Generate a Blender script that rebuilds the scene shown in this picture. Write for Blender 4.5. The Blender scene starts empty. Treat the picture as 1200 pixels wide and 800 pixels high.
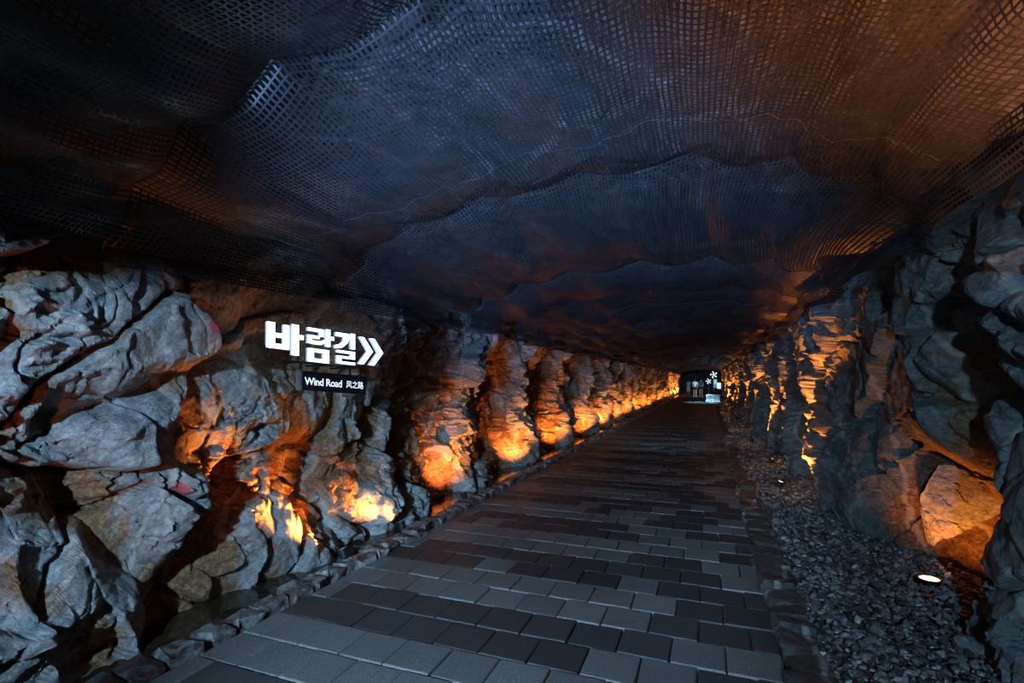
import bpy, bmesh, math, random
import numpy as np
from mathutils import Vector, Matrix, Euler

random.seed(7)
RNG = np.random.default_rng(11)
S = bpy.context.scene
COL = S.collection
PI = math.pi
R = math.radians

# ------------------------------------------------------------------ camera
# world: x = across the tunnel (right +), y = along the tunnel, z = up
cam = bpy.data.cameras.new('camera'); cam.lens = 18.0; cam.sensor_width = 36.0
cam.shift_y = 0.0375; cam.clip_start = 0.05; cam.clip_end = 300
camo = bpy.data.objects.new('camera', cam); COL.objects.link(camo)
camo.location = (0, 0, 1.6); camo.rotation_euler = (R(90), 0, R(21))
S.camera = camo

# ------------------------------------------------------------------ world
W = bpy.data.worlds.new('world'); S.world = W; W.use_nodes = True
W.node_tree.nodes['Background'].inputs[0].default_value = (0.35, 0.55, 1.0, 1)
W.node_tree.nodes['Background'].inputs[1].default_value = 0.01

# ------------------------------------------------------------------ exposure
S.view_settings.view_transform = 'Standard'; S.view_settings.look = 'None'
S.view_settings.exposure = -0.2; S.view_settings.gamma = 1.0
S.view_settings.use_curve_mapping = False

# ------------------------------------------------------------------ lamps of the tunnel entrance (behind the camera) and tunnel, one added fill
def spot(name, loc, target, energy, color, size=90, blend=0.5, radius=0.05, parent=None):
    l = bpy.data.lights.new(name, 'SPOT'); l.energy = energy; l.color = color
    l.spot_size = R(size); l.spot_blend = blend; l.shadow_soft_size = radius
    o = bpy.data.objects.new(name, l); COL.objects.link(o)
    o.location = loc
    d = Vector(target) - Vector(loc)
    o.rotation_euler = d.to_track_quat('-Z', 'Y').to_euler()
    return o

COOL = (0.40, 0.72, 1.0)
spot('entrance_flood_light', (-1.55, -2.2, 2.3), (-3.45, 1.75, 1.15), 1900, COOL, 33, 0.6, 0.06)
spot('entrance_path_light', (-1.3, -2.3, 1.6), (-1.5, 5.0, 0.0), 2700, COOL, 42, 0.8, 0.05)
spot('entrance_wall_light', (0.2, -1.9, 2.2), (1.6, 4.8, 0.7), 800, COOL, 46, 0.7, 0.06)
spot('entrance_ceiling_light', (-1.2, -1.6, 0.8), (-1.25, 5.4, 3.2), 4800, (0.24, 0.50, 1.0), 42, 0.9, 0.05)
spot('entrance_amber_light', (1.12, 0.9, 0.5), (1.30, 2.0, 3.0), 1100, (1.0, 0.36, 0.13), 70, 0.9, 0.05)
spot('entrance_red_light', (-2.9, -0.1, 0.4), (-3.4, 1.4, 1.1), 70, (1.0, 0.22, 0.06), 70, 0.8, 0.05)
spot('added_mid_path_fill', (-1.0, 9.0, 2.5), (-1.1, 17.0, 0.0), 420, COOL, 60, 1.0, 0.05)  # added unseen fill that cools the middle of the path, no known lamp
spot('tunnel_path_light', (0.1, 37.6, 2.35), (-0.25, 38.6, 0.0), 1300, (0.42, 0.80, 1.0), 62, 0.8, 0.05)
spot('tunnel_far_light', (0.0, 48.5, 2.35), (-0.9, 53.5, 0.6), 700, (0.5, 0.82, 1.0), 60, 0.8, 0.05)

# ------------------------------------------------------------------ helpers
def tag(o, label=None, cat=None, group=None, kind=None):
    if label: o['label'] = label
    if cat: o['category'] = cat
    if group: o['group'] = group
    if kind: o['kind'] = kind
    return o

def empty(name, loc=(0, 0, 0), rz=0):
    o = bpy.data.objects.new(name, None); COL.objects.link(o)
    o.location = loc; o.rotation_euler = (0, 0, rz); o.empty_display_size = 0.1
    return o

def link(name, me, parent=None, mat=None):
    o = bpy.data.objects.new(name, me); COL.objects.link(o)
    if parent is not None: o.parent = parent
    if mat is not None:
        me.materials.clear(); me.materials.append(mat)
    return o

def mesh_np(name, V, F, smooth=False):
    """V (n,3) floats, F (m,k) ints with one k."""
    me = bpy.data.meshes.new(name)
    V = np.ascontiguousarray(V, dtype=np.float32); F = np.ascontiguousarray(F, dtype=np.int32)
    m, k = F.shape
    me.vertices.add(len(V)); me.vertices.foreach_set('co', V.ravel())
    me.loops.add(m * k); me.loops.foreach_set('vertex_index', F.ravel())
    me.polygons.add(m); me.polygons.foreach_set('loop_start', np.arange(0, m * k, k, dtype=np.int32))
    me.polygons.foreach_set('use_smooth', np.full(m, smooth))
    me.update(calc_edges=True); me.validate()
    return me

def grid_faces(n, m, flip=False):
    i, j = np.meshgrid(np.arange(n - 1), np.arange(m - 1), indexing='ij')
    a = (i * m + j).ravel()
    F = np.stack([a, a + m, a + m + 1, a + 1], 1)
    return F[:, ::-1] if flip else F

class MB:
    """collects boxes, lathes and tubes into one mesh"""
    def __init__(self): self.bm = bmesh.new()
    def box(self, c, d, rot=None, bev=0):
        t = bmesh.ops.create_cube(self.bm, size=1)
        vs = t['verts']
        M = Matrix.Translation(c) @ (Euler(rot).to_matrix().to_4x4() if rot else Matrix()) @ Matrix.Diagonal((*d, 1))
        for v in vs: v.co = M @ v.co
        if bev:
            es = list({e for v in vs for e in v.link_edges})
            bmesh.ops.bevel(self.bm, geom=es, offset=bev, segments=2, affect='EDGES', profile=0.5)
        return self
    def lathe(self, prof, n=16, M=None):
        rings = []
        for r, z in prof:
            ring = []
            for k in range(n):
                a = 2 * PI * k / n
                p = Vector((r * math.cos(a), r * math.sin(a), z))
                ring.append(self.bm.verts.new(M @ p if M else p))
            rings.append(ring)
        for A, B in zip(rings, rings[1:]):
            for k in range(n):
                self.bm.faces.new((A[k], A[(k + 1) % n], B[(k + 1) % n], B[k]))
        self.bm.faces.new(list(reversed(rings[0]))); self.bm.faces.new(rings[-1])
        return self
    def tube(self, pts, r, n=6):
        pts = [Vector(p) for p in pts]
        rings = []
        for i, p in enumerate(pts):
            t = (pts[min(i + 1, len(pts) - 1)] - pts[max(i - 1, 0)]).normalized()
            a = t.orthogonal().normalized() if abs(t.z) > .9 else t.cross(Vector((0, 0, 1))).normalized()
            b = t.cross(a)
            rr = r[i] if isinstance(r, (list, tuple)) else r
            rings.append([self.bm.verts.new(p + (a * math.cos(2 * PI * k / n) + b * math.sin(2 * PI * k / n)) * rr) for k in range(n)])
        for A, B in zip(rings, rings[1:]):
            for k in range(n):
                self.bm.faces.new((A[k], A[(k + 1) % n], B[(k + 1) % n], B[k]))
        self.bm.faces.new(list(reversed(rings[0]))); self.bm.faces.new(rings[-1])
        return self
    def prism(self, poly, y0, y1):
        """2-D polygon in x/z extruded along y"""
        a = [self.bm.verts.new((x, y0, z)) for x, z in poly]
        b = [self.bm.verts.new((x, y1, z)) for x, z in poly]
        self.bm.faces.new(a); self.bm.faces.new(list(reversed(b)))
        for k in range(len(poly)):
            q = (k + 1) % len(poly)
            self.bm.faces.new((a[k], b[k], b[q], a[q]))
        return self
    def build(self, name, mat, parent=None, smooth=False):
        bmesh.ops.recalc_face_normals(self.bm, faces=self.bm.faces)
        me = bpy.data.meshes.new(name); self.bm.to_mesh(me); self.bm.free()
        if smooth:
            for p in me.polygons: p.use_smooth = True
        return link(name, me, parent, mat)

# ------------------------------------------------------------------ numpy noise
def _h(ix, iy, iz, seed):
    n = (ix.astype(np.int64) * 374761393 + iy.astype(np.int64) * 668265263 + iz.astype(np.int64) * 2147483647 + seed * 144665) & 0xffffffff
    n = ((n ^ (n >> 13)) * 1274126177) & 0xffffffff
    n = ((n ^ (n >> 16)) * 2246822519) & 0xffffffff
    return ((n ^ (n >> 15)) & 0xffffff) / float(0xffffff)

def vnoise(x, y, z, seed=0):
    ix, iy, iz = np.floor(x), np.floor(y), np.floor(z)
    fx, fy, fz = x - ix, y - iy, z - iz
    sx, sy, sz = [f * f * f * (f * (f * 6 - 15) + 10) for f in (fx, fy, fz)]
    out = 0
    for a in (0, 1):
        for b in (0, 1):
            for c in (0, 1):
                w = (sx if a else 1 - sx) * (sy if b else 1 - sy) * (sz if c else 1 - sz)
                out = out + w * _h(ix + a, iy + b, iz + c, seed)
    return out * 2 - 1

def fbm(x, y, z, oct=4, seed=0, ridged=False):
    s = 0; a = 1; t = 0
    for o in range(oct):
        ca, sa = math.cos(0.6 + 1.1 * o), math.sin(0.6 + 1.1 * o)
        n = vnoise((x * ca + y * sa) * 2 ** o + 5.3 * o, (-x * sa + y * ca) * 2 ** o - 2.7 * o, z * 2 ** o, seed + o * 17)
        if ridged: n = 1 - 2 * np.abs(n)
        s = s + a * n; t += a; a *= 0.5
    return s / t

def facets(x, y, seed, tilt=1.0):
    """2-D Worley cells, each with its own plane: (height, edge distance)"""
    ix, iy = np.floor(x), np.floor(y)
    d1 = np.full(x.shape, 9.0); d2 = np.full(x.shape, 9.0); hgt = np.zeros(x.shape)
    zz = np.zeros(x.shape)
    for a in (-1, 0, 1):
        for b in (-1, 0, 1):
            cx, cy = ix + a, iy + b
            px = cx + _h(cx, cy, zz, seed); py = cy + _h(cx, cy, zz, seed + 1)
            d = np.hypot(x - px, y - py)
            h = (_h(cx, cy, zz, seed + 2) * 2 - 1) + tilt * ((_h(cx, cy, zz, seed + 3) * 2 - 1) * (x - px) + (_h(cx, cy, zz, seed + 4) * 2 - 1) * (y - py))
            near = d < d1
            d2 = np.where(near, d1, np.minimum(d2, d))
            hgt = np.where(near, h, hgt); d1 = np.where(near, d, d1)
    return hgt, d2 - d1

def sstep(a, b, x):
    t = np.clip((x - a) / (b - a), 0, 1); return t * t * (3 - 2 * t)

# ------------------------------------------------------------------ materials
def nodes_of(name):
    m = bpy.data.materials.new(name); m.use_nodes = True
    nt = m.node_tree; b = nt.nodes['Principled BSDF']
    return m, nt, b
def N(nt, t, **kw):
    n = nt.nodes.new(t)
    for k, v in kw.items(): setattr(n, k, v)
    return n
def pos(nt): return N(nt, 'ShaderNodeNewGeometry').outputs['Position']
def noise(nt, vec, scale, detail=4, rough=0.55, dist=0):
    n = N(nt, 'ShaderNodeTexNoise'); nt.links.new(vec, n.inputs['Vector'])
    n.inputs['Scale'].default_value = scale; n.inputs['Detail'].default_value = detail
    n.inputs['Roughness'].default_value = rough; n.inputs['Distortion'].default_value = dist
    return n.outputs['Fac']
def ramp(nt, fac, stops):
    r = N(nt, 'ShaderNodeValToRGB'); nt.links.new(fac, r.inputs[0])
    el = r.color_ramp.elements
    while len(el) < len(stops): el.new(0.5)
    for e, (p, c) in zip(el, stops):
        e.position = p; e.color = (*c, 1) if len(c) == 3 else c
    return r.outputs[0]
def mixc(nt, fac, a, b, mode='MIX'):
    n = N(nt, 'ShaderNodeMix', data_type='RGBA', blend_type=mode)
    for sock, val in ((n.inputs[0], fac), (n.inputs[6], a), (n.inputs[7], b)):
        if isinstance(val, (int, float)): sock.default_value = val
        elif isinstance(val, tuple): sock.default_value = (*val, 1)
        else: nt.links.new(val, sock)
    return n.outputs[2]
def bump(nt, b, h, strength, dist=0.02):
    n = N(nt, 'ShaderNodeBump'); n.inputs['Strength'].default_value = strength; n.inputs['Distance'].default_value = dist
    nt.links.new(h, n.inputs['Height']); nt.links.new(n.outputs[0], b.inputs['Normal'])

def simple(name, col, rough=0.5, metal=0.0, var=0.25, scale=30, emit=None, estr=0, bmp=0):
    m, nt, b = nodes_of(name)
    p = pos(nt); f = noise(nt, p, scale)
    lo = tuple(c * (1 - var) for c in col); hi = tuple(min(1, c * (1 + var)) for c in col)
    c = ramp(nt, f, [(0.3, lo), (0.7, hi)])
    nt.links.new(c, b.inputs['Base Color'])
    b.inputs['Roughness'].default_value = rough; b.inputs['Metallic'].default_value = metal
    if emit:
        b.inputs['Emission Color'].default_value = (*emit, 1); b.inputs['Emission Strength'].default_value = estr
    if bmp: bump(nt, b, f, bmp, 0.005)
    return m

def rock_material(name, greyA, greyB, brown, rust, rust_at=0.52, k=1.0):
    m, nt, b = nodes_of(name)
    p = pos(nt)
    vr = N(nt, 'ShaderNodeVectorRotate', rotation_type='EULER_XYZ'); nt.links.new(p, vr.inputs['Vector']); vr.inputs['Rotation'].default_value = (R(-40), R(25), 0)
    mp = N(nt, 'ShaderNodeMapping'); nt.links.new(vr.outputs[0], mp.inputs['Vector'])
    mp.inputs['Scale'].default_value = (1, 1, 1.9)
    strat = noise(nt, mp.outputs[0], 2.6 * k, 9, 0.68, 0.5)
    grain = noise(nt, p, 34, 6, 0.7)
    patch = noise(nt, p, 1.35 * k, 6, 0.62, 0.8)
    grey = ramp(nt, strat, [(0.25, greyA), (0.5, tuple((a + c) / 2 for a, c in zip(greyA, greyB))), (0.72, greyB)])
    brn = ramp(nt, grain, [(0.3, brown), (0.7, rust)])
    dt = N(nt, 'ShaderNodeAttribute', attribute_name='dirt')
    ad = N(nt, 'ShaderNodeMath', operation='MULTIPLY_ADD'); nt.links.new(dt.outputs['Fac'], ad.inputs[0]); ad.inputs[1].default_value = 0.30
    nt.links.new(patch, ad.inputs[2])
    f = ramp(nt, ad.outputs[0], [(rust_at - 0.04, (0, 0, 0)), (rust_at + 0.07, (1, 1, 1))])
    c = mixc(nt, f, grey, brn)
    sp = ramp(nt, grain, [(0.28, (0.38,) * 3), (0.48, (0.92,) * 3), (0.62, (1.25,) * 3), (0.76, (2.3,) * 3)])
    c = mixc(nt, 0.85, c, sp, 'MULTIPLY')
    # streaks along the cleavage and a net of fine dark fissures
    vs = N(nt, 'ShaderNodeMapping'); nt.links.new(vr.outputs[0], vs.inputs['Vector']); vs.inputs['Scale'].default_value = (0.8, 0.28, 1.7)
    stk = noise(nt, vs.outputs[0], 26, 5, 0.7, 0.3)
    c = mixc(nt, 0.7, c, ramp(nt, stk, [(0.30, (0.50,) * 3), (0.52, (1.0,) * 3), (0.72, (1.6,) * 3)]), 'MULTIPLY')
    wn = N(nt, 'ShaderNodeTexNoise'); nt.links.new(p, wn.inputs['Vector']); wn.inputs['Scale'].default_value = 5.0; wn.inputs['Detail'].default_value = 5
    wp = N(nt, 'ShaderNodeVectorMath', operation='MULTIPLY_ADD'); nt.links.new(wn.outputs['Color'], wp.inputs[0]); wp.inputs[1].default_value = (0.22,) * 3; nt.links.new(vs.outputs[0], wp.inputs[2])
    vo = N(nt, 'ShaderNodeTexVoronoi', feature='DISTANCE_TO_EDGE'); nt.links.new(wp.outputs[0], vo.inputs['Vector']); vo.inputs['Scale'].default_value = 5.5 * k
    cm = ramp(nt, noise(nt, p, 4.2, 4, 0.6), [(0.50, (0, 0, 0)), (0.62, (0.85,) * 3)])
    c = mixc(nt, cm, c, ramp(nt, vo.outputs['Distance'], [(0.006, (0.25,) * 3), (0.03, (1, 1, 1))]), 'MULTIPLY')
    # thin pale mineral veins
    wv = N(nt, 'ShaderNodeTexWave'); nt.links.new(mp.outputs[0], wv.inputs['Vector'])
    wv.inputs['Scale'].default_value = 0.55; wv.inputs['Distortion'].default_value = 9; wv.inputs['Detail'].default_value = 4
    vein = ramp(nt, wv.outputs['Fac'], [(0.965, (0, 0, 0)), (0.995, (0.45, 0.45, 0.45))])
    c = mixc(nt, vein, c, (0.42, 0.42, 0.40))
    at = N(nt, 'ShaderNodeAttribute', attribute_name='stain')
    c = mixc(nt, at.outputs['Alpha'], c, at.outputs['Color'])
    nt.links.new(c, b.inputs['Base Color'])
    rr = ramp(nt, strat, [(0.3, (0.42,) * 3), (0.7, (0.7,) * 3)])
    nt.links.new(rr, b.inputs['Roughness'])
    fine = noise(nt, p, 22, 10, 0.75, 0.5)
    bump(nt, b, fine, 0.95, 0.028)
    return m

M = {}
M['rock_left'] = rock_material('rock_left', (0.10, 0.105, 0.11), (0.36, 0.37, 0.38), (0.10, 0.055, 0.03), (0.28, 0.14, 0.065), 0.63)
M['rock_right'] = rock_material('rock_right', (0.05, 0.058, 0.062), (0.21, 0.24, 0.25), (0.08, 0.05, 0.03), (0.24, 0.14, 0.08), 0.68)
M['vault'] = rock_material('vault', (0.12, 0.105, 0.095), (0.24, 0.21, 0.19), (0.13, 0.10, 0.07), (0.22, 0.17, 0.12), 0.5)
M['kerb'] = rock_material('kerb_stone', (0.05, 0.05, 0.055), (0.30, 0.31, 0.32), (0.04, 0.02, 0.016), (0.11, 0.042, 0.034), 0.50, 6.0)
M['kerb_dark'] = rock_material('kerb_stone_dark', (0.022, 0.022, 0.022), (0.11, 0.11, 0.11), (0.03, 0.022, 0.018), (0.07, 0.048, 0.038), 0.5, 6.0)

def paver_mat(name, col):
    m, nt, b = nodes_of(name)
    p = pos(nt)
    g = noise(nt, p, 170, 3, 0.75); big = noise(nt, p, 1.1, 4, 0.6)
    oi = N(nt, 'ShaderNodeObjectInfo')
    c = ramp(nt, g, [(0.32, tuple(x * .4 for x in col)), (0.52, col), (0.70, tuple(x * 2.3 for x in col))])
    c = mixc(nt, 0.5, c, ramp(nt, big, [(0.35, (0.7,) * 3), (0.65, (1.25,) * 3)]), 'MULTIPLY')
    c = mixc(nt, 0.8, c, ramp(nt, oi.outputs['Random'], [(0, (0.78, 0.78, 0.80)), (1, (1.2, 1.18, 1.16))]), 'MULTIPLY')
    nt.links.new(c, b.inputs['Base Color'])
    b.inputs['Roughness'].default_value = 0.55
    bump(nt, b, g, 0.5, 0.004)
    return m
M['paver_dark'] = paver_mat('paver_dark', (0.040, 0.041, 0.046))
M['paver_light'] = paver_mat('paver_light', (0.135, 0.137, 0.14))
M['bedding'] = simple('bedding', (0.05, 0.05, 0.05), 0.9, var=0.5, scale=60, bmp=0.6)
M['gravel'] = None
def gravel_mat():
    m, nt, b = nodes_of('gravel')
    at = N(nt, 'ShaderNodeAttribute', attribute_name='tone')
    c = ramp(nt, at.outputs['Fac'], [(0, (0.02, 0.021, 0.023)), (0.55, (0.085, 0.09, 0.095)), (0.9, (0.20, 0.205, 0.21)), (1, (0.34, 0.34, 0.34))])
    g = noise(nt, pos(nt), 90, 4)
    c = mixc(nt, 0.6, c, ramp(nt, g, [(0.3, (0.6,) * 3), (0.7, (1.35,) * 3)]), 'MULTIPLY')
    nt.links.new(c, b.inputs['Base Color']); b.inputs['Roughness'].default_value = 0.38
    return m
M['gravel'] = gravel_mat()
M['net'] = simple('net_strand', (0.022, 0.023, 0.028), 0.40, var=0.35, scale=9)
M['net_far'] = simple('net_fabric', (0.055, 0.055, 0.066), 0.45, var=0.5, scale=14, bmp=0.5)
M['cord'] = simple('seam_cord', (0.035, 0.035, 0.04), 0.6)
M['black_metal'] = simple('black_metal', (0.02, 0.021, 0.024), 0.35, 0.6)
M['steel'] = simple('steel', (0.35, 0.37, 0.4), 0.35, 0.8)
M['sign_white'] = simple('sign_white', (0.9, 0.95, 1.0), 0.4, var=0, emit=(0.72, 0.90, 1.0), estr=3.2)
M['sign_side'] = simple('sign_side', (0.8, 0.88, 1.0), 0.4, var=0, emit=(0.55, 0.80, 1.0), estr=0.45)
M['sign_black'] = simple('sign_black', (0.008, 0.009, 0.012), 0.3)
M['plate_text'] = simple('plate_text', (0.9, 0.9, 0.9), 0.4, var=0, emit=(0.85, 0.93, 1.0), estr=1.1)
M['lens'] = simple('lamp_lens', (1, 0.8, 0.5), 0.3, var=0, emit=(1.0, 0.62, 0.28), estr=9)
M['wood'] = simple('wood', (0.42, 0.28, 0.12), 0.6)
M['bench_white'] = simple('bench_white', (0.7, 0.75, 0.78), 0.4, var=0.1)
M['glow_white'] = simple('glow_white', (0.9, 0.9, 1), 0.4, var=0, emit=(0.75, 0.88, 1.0), estr=1.3)
M['glow_green'] = simple('glow_green', (0.4, 0.8, 0.3), 0.4, var=0, emit=(0.45, 1.0, 0.25), estr=1.0)
M['glow_blue'] = simple('glow_blue', (0.2, 0.4, 0.8), 0.4, var=0, emit=(0.12, 0.38, 0.8), estr=0.7)
M['skin'] = simple('skin', (0.5, 0.32, 0.24), 0.5, var=0.08)
M['hair'] = simple('hair', (0.02, 0.015, 0.012), 0.5)
M['cloth_white'] = simple('cloth_white', (0.62, 0.64, 0.70), 0.8, var=0.1)
M['cloth_navy'] = simple('cloth_navy', (0.03, 0.07, 0.16), 0.8, var=0.1)
M['cloth_black'] = simple('cloth_black', (0.015, 0.015, 0.018), 0.8)
def water_mat():
    m, nt, b = nodes_of('channel_water')
    n = noise(nt, pos(nt), 7, 3)
    nt.links.new(ramp(nt, n, [(0.3, (0.018, 0.012, 0.008)), (0.7, (0.035, 0.022, 0.013))]), b.inputs['Base Color'])
    b.inputs['Roughness'].default_value = 0.06
    bump(nt, b, n, 0.12, 0.02)
    return m
M['water'] = water_mat()

# ------------------------------------------------------------------ rock walls
def u_samples(u0, u1, fine, k):
    us = [u0]
    while us[-1] < u1:
        us.append(us[-1] + max(fine, k * max(abs(us[-1]) - 0.5, 0), 0.06 if us[-1] < 0.4 else 0))
    return np.array(us)

def blob(U, Z, u, z, ru, rz, amp, rot=0, p=2.0):
    c, s = math.cos(R(rot)), math.sin(R(rot))
    a = ((U - u) * c + (Z - z) * s) / ru; b = (-(U - u) * s + (Z - z) * c) / rz
    return amp * np.exp(-(np.abs(a) ** p + np.abs(b) ** p))

def creases(x, y, seed, tilt=1.0, k=0.8):
    """overlapping tilted planes: flat faces that meet in sharp folds"""
    ix, iy = np.floor(x), np.floor(y); zz = np.zeros(x.shape)
    out = np.full(x.shape, -9.0)
    for a in (-1, 0, 1):
        for b in (-1, 0, 1):
            cx, cy = ix + a, iy + b
            dx = x - cx - _h(cx, cy, zz, seed); dy = y - cy - _h(cx, cy, zz, seed + 1)
            h = 0.6 * _h(cx, cy, zz, seed + 2) + tilt * ((_h(cx, cy, zz, seed + 3) * 2 - 1) * dx + (_h(cx, cy, zz, seed + 4) * 2 - 1) * dy) - k * np.maximum(np.abs(dx), np.abs(dy))
            out = np.maximum(out, h)
    return out

def rock_relief(U, Z, seed, lean, big=1.0, rot=35, crumb=0.0, calm=0.0):
    """outward relief in metres"""
    O = 0 * U
    wu = U + 0.14 * fbm(U * 1.3, Z * 1.3, O + 3, 3, seed + 50) + 0.018 * fbm(U * 9, Z * 9, O, 3, seed + 51)
    wz = Z + 0.14 * fbm(U * 1.3, Z * 1.3, O + 9, 3, seed + 60) + 0.018 * fbm(U * 9, Z * 9, O + 5, 3, seed + 61)
    def rt(deg):
        c, s = math.cos(R(deg)), math.sin(R(deg)); return wu * c + wz * s, -wu * s + wz * c
    a, b = rt(rot)
    h1, e1 = facets(a / 1.25, b / 0.72, seed, 1.1)
    a2, b2 = rt(rot + 62)
    h2, e2 = facets(a2 / 0.44 + 7, b2 / 0.24, seed + 11, 1.5)
    c1 = creases(a2 / 0.62, b2 / 0.40, seed + 41, 1.0, 0.9)
    c2 = creases(a / 0.20 + 3, b / 0.12, seed + 43, 1.0, 0.9)
    a3, b3 = rt(rot - 20)
    h3, e3 = facets(a3 / 0.15, b3 / 0.075, seed + 23, 1.5)
    c3 = creases(a3 / 0.065, b3 / 0.04, seed + 47, 1.0, 0.9)
    mask = sstep(-0.1, 0.35, fbm(U * 0.9, Z * 0.9, O, 3, seed + 77))       # broken, crumbly zones
    mask = np.clip(np.maximum(mask, crumb), 0, 1) * (1 - 0.75 * calm); big = big * (1 - calm)
    r = 0.15 * big * h1 - 0.11 * np.exp(-(e1 / 0.035) ** 2) * (1 - 0.6 * calm)
    r += 0.10 * (1 - 0.5 * calm) * c1 * (0.35 + 0.8 * mask)
    r += (0.030 + 0.05 * mask) * h2 - (0.02 + 0.05 * mask) * np.exp(-(e2 / 0.035) ** 2)
    r += (0.012 + 0.05 * mask) * c2
    r += (0.008 + 0.026 * mask) * h3 + (0.004 + 0.024 * mask) * c3
    # hairline cracks in the slabs
    cr = np.abs(fbm(a * 1.6, b * 0.7, O, 3, seed + 90))
    r -= 0.035 * np.exp(-(cr / 0.012) ** 2)
    r += 0.10 * fbm(U * 0.55, Z * 0.55, O, 4, seed + 5) * big
    r += 0.006 * fbm(U * 14, Z * 14, O, 3, seed + 6, True)
    q = r.copy(); q[1:-1] = 0.12 * r[:-2] + 0.76 * r[1:-1] + 0.12 * r[2:]
    r = q.copy(); r[:, 1:-1] = 0.12 * q[:, :-2] + 0.76 * q[:, 1:-1] + 0.12 * q[:, 2:]
    return r

LEFT = [0.9, 3.7, 4.62, 6.1, 8.7, 11.5, 14.4, 17.2, 20.0, 23.0, 26, 29, 32, 35.5, 39, 43, 47, 52, 57, 63]
RIGHT = [(1.60, 4.87), (0.93, 8.13), (1.06, 10.4), (0.98, 13.8), (1.12, 17.6), (1.0, 22), (1.0, 26.5), (1.0, 31), (1.0, 36), (1.0, 42), (1.0, 50), (1, 58)]
def hollows(U, Z, lamps, lean, width):
    g = np.zeros(U.shape)
    for u in lamps: g = np.maximum(g, np.exp(-(np.abs(U - u - lean * Z) / width) ** 2.4))
    return g * sstep(2.3, 0.8, Z)

def buttresses(U, Z, lamps, lean, knots, seed):
    """rock ribs standing just past each lamp, their near flanks catching its light"""
    rg = random.Random(seed)
    w = U - lean * Z + 0.22 * fbm(U * 0.8, Z * 1.1, 0 * U, 3, seed)
    xs, ys = [-10], [0.0]
    for u in lamps:
        k = rg.uniform(0.8, 1.15)
        for du, h in knots: xs.append(u + du * k); ys.append(h * rg.uniform(0.85, 1.2))
    return np.interp(w, xs, ys)

def stain_attr(me, cols):
    at = me.color_attributes.new('stain', 'FLOAT_COLOR', 'POINT')
    at.data.foreach_set('color', np.ascontiguousarray(cols, dtype=np.float32).ravel())

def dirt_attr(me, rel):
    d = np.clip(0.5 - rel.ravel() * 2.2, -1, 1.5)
    at = me.attributes.new('dirt', 'FLOAT', 'POINT'); at.data.foreach_set('value', d.astype(np.float32))

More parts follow.
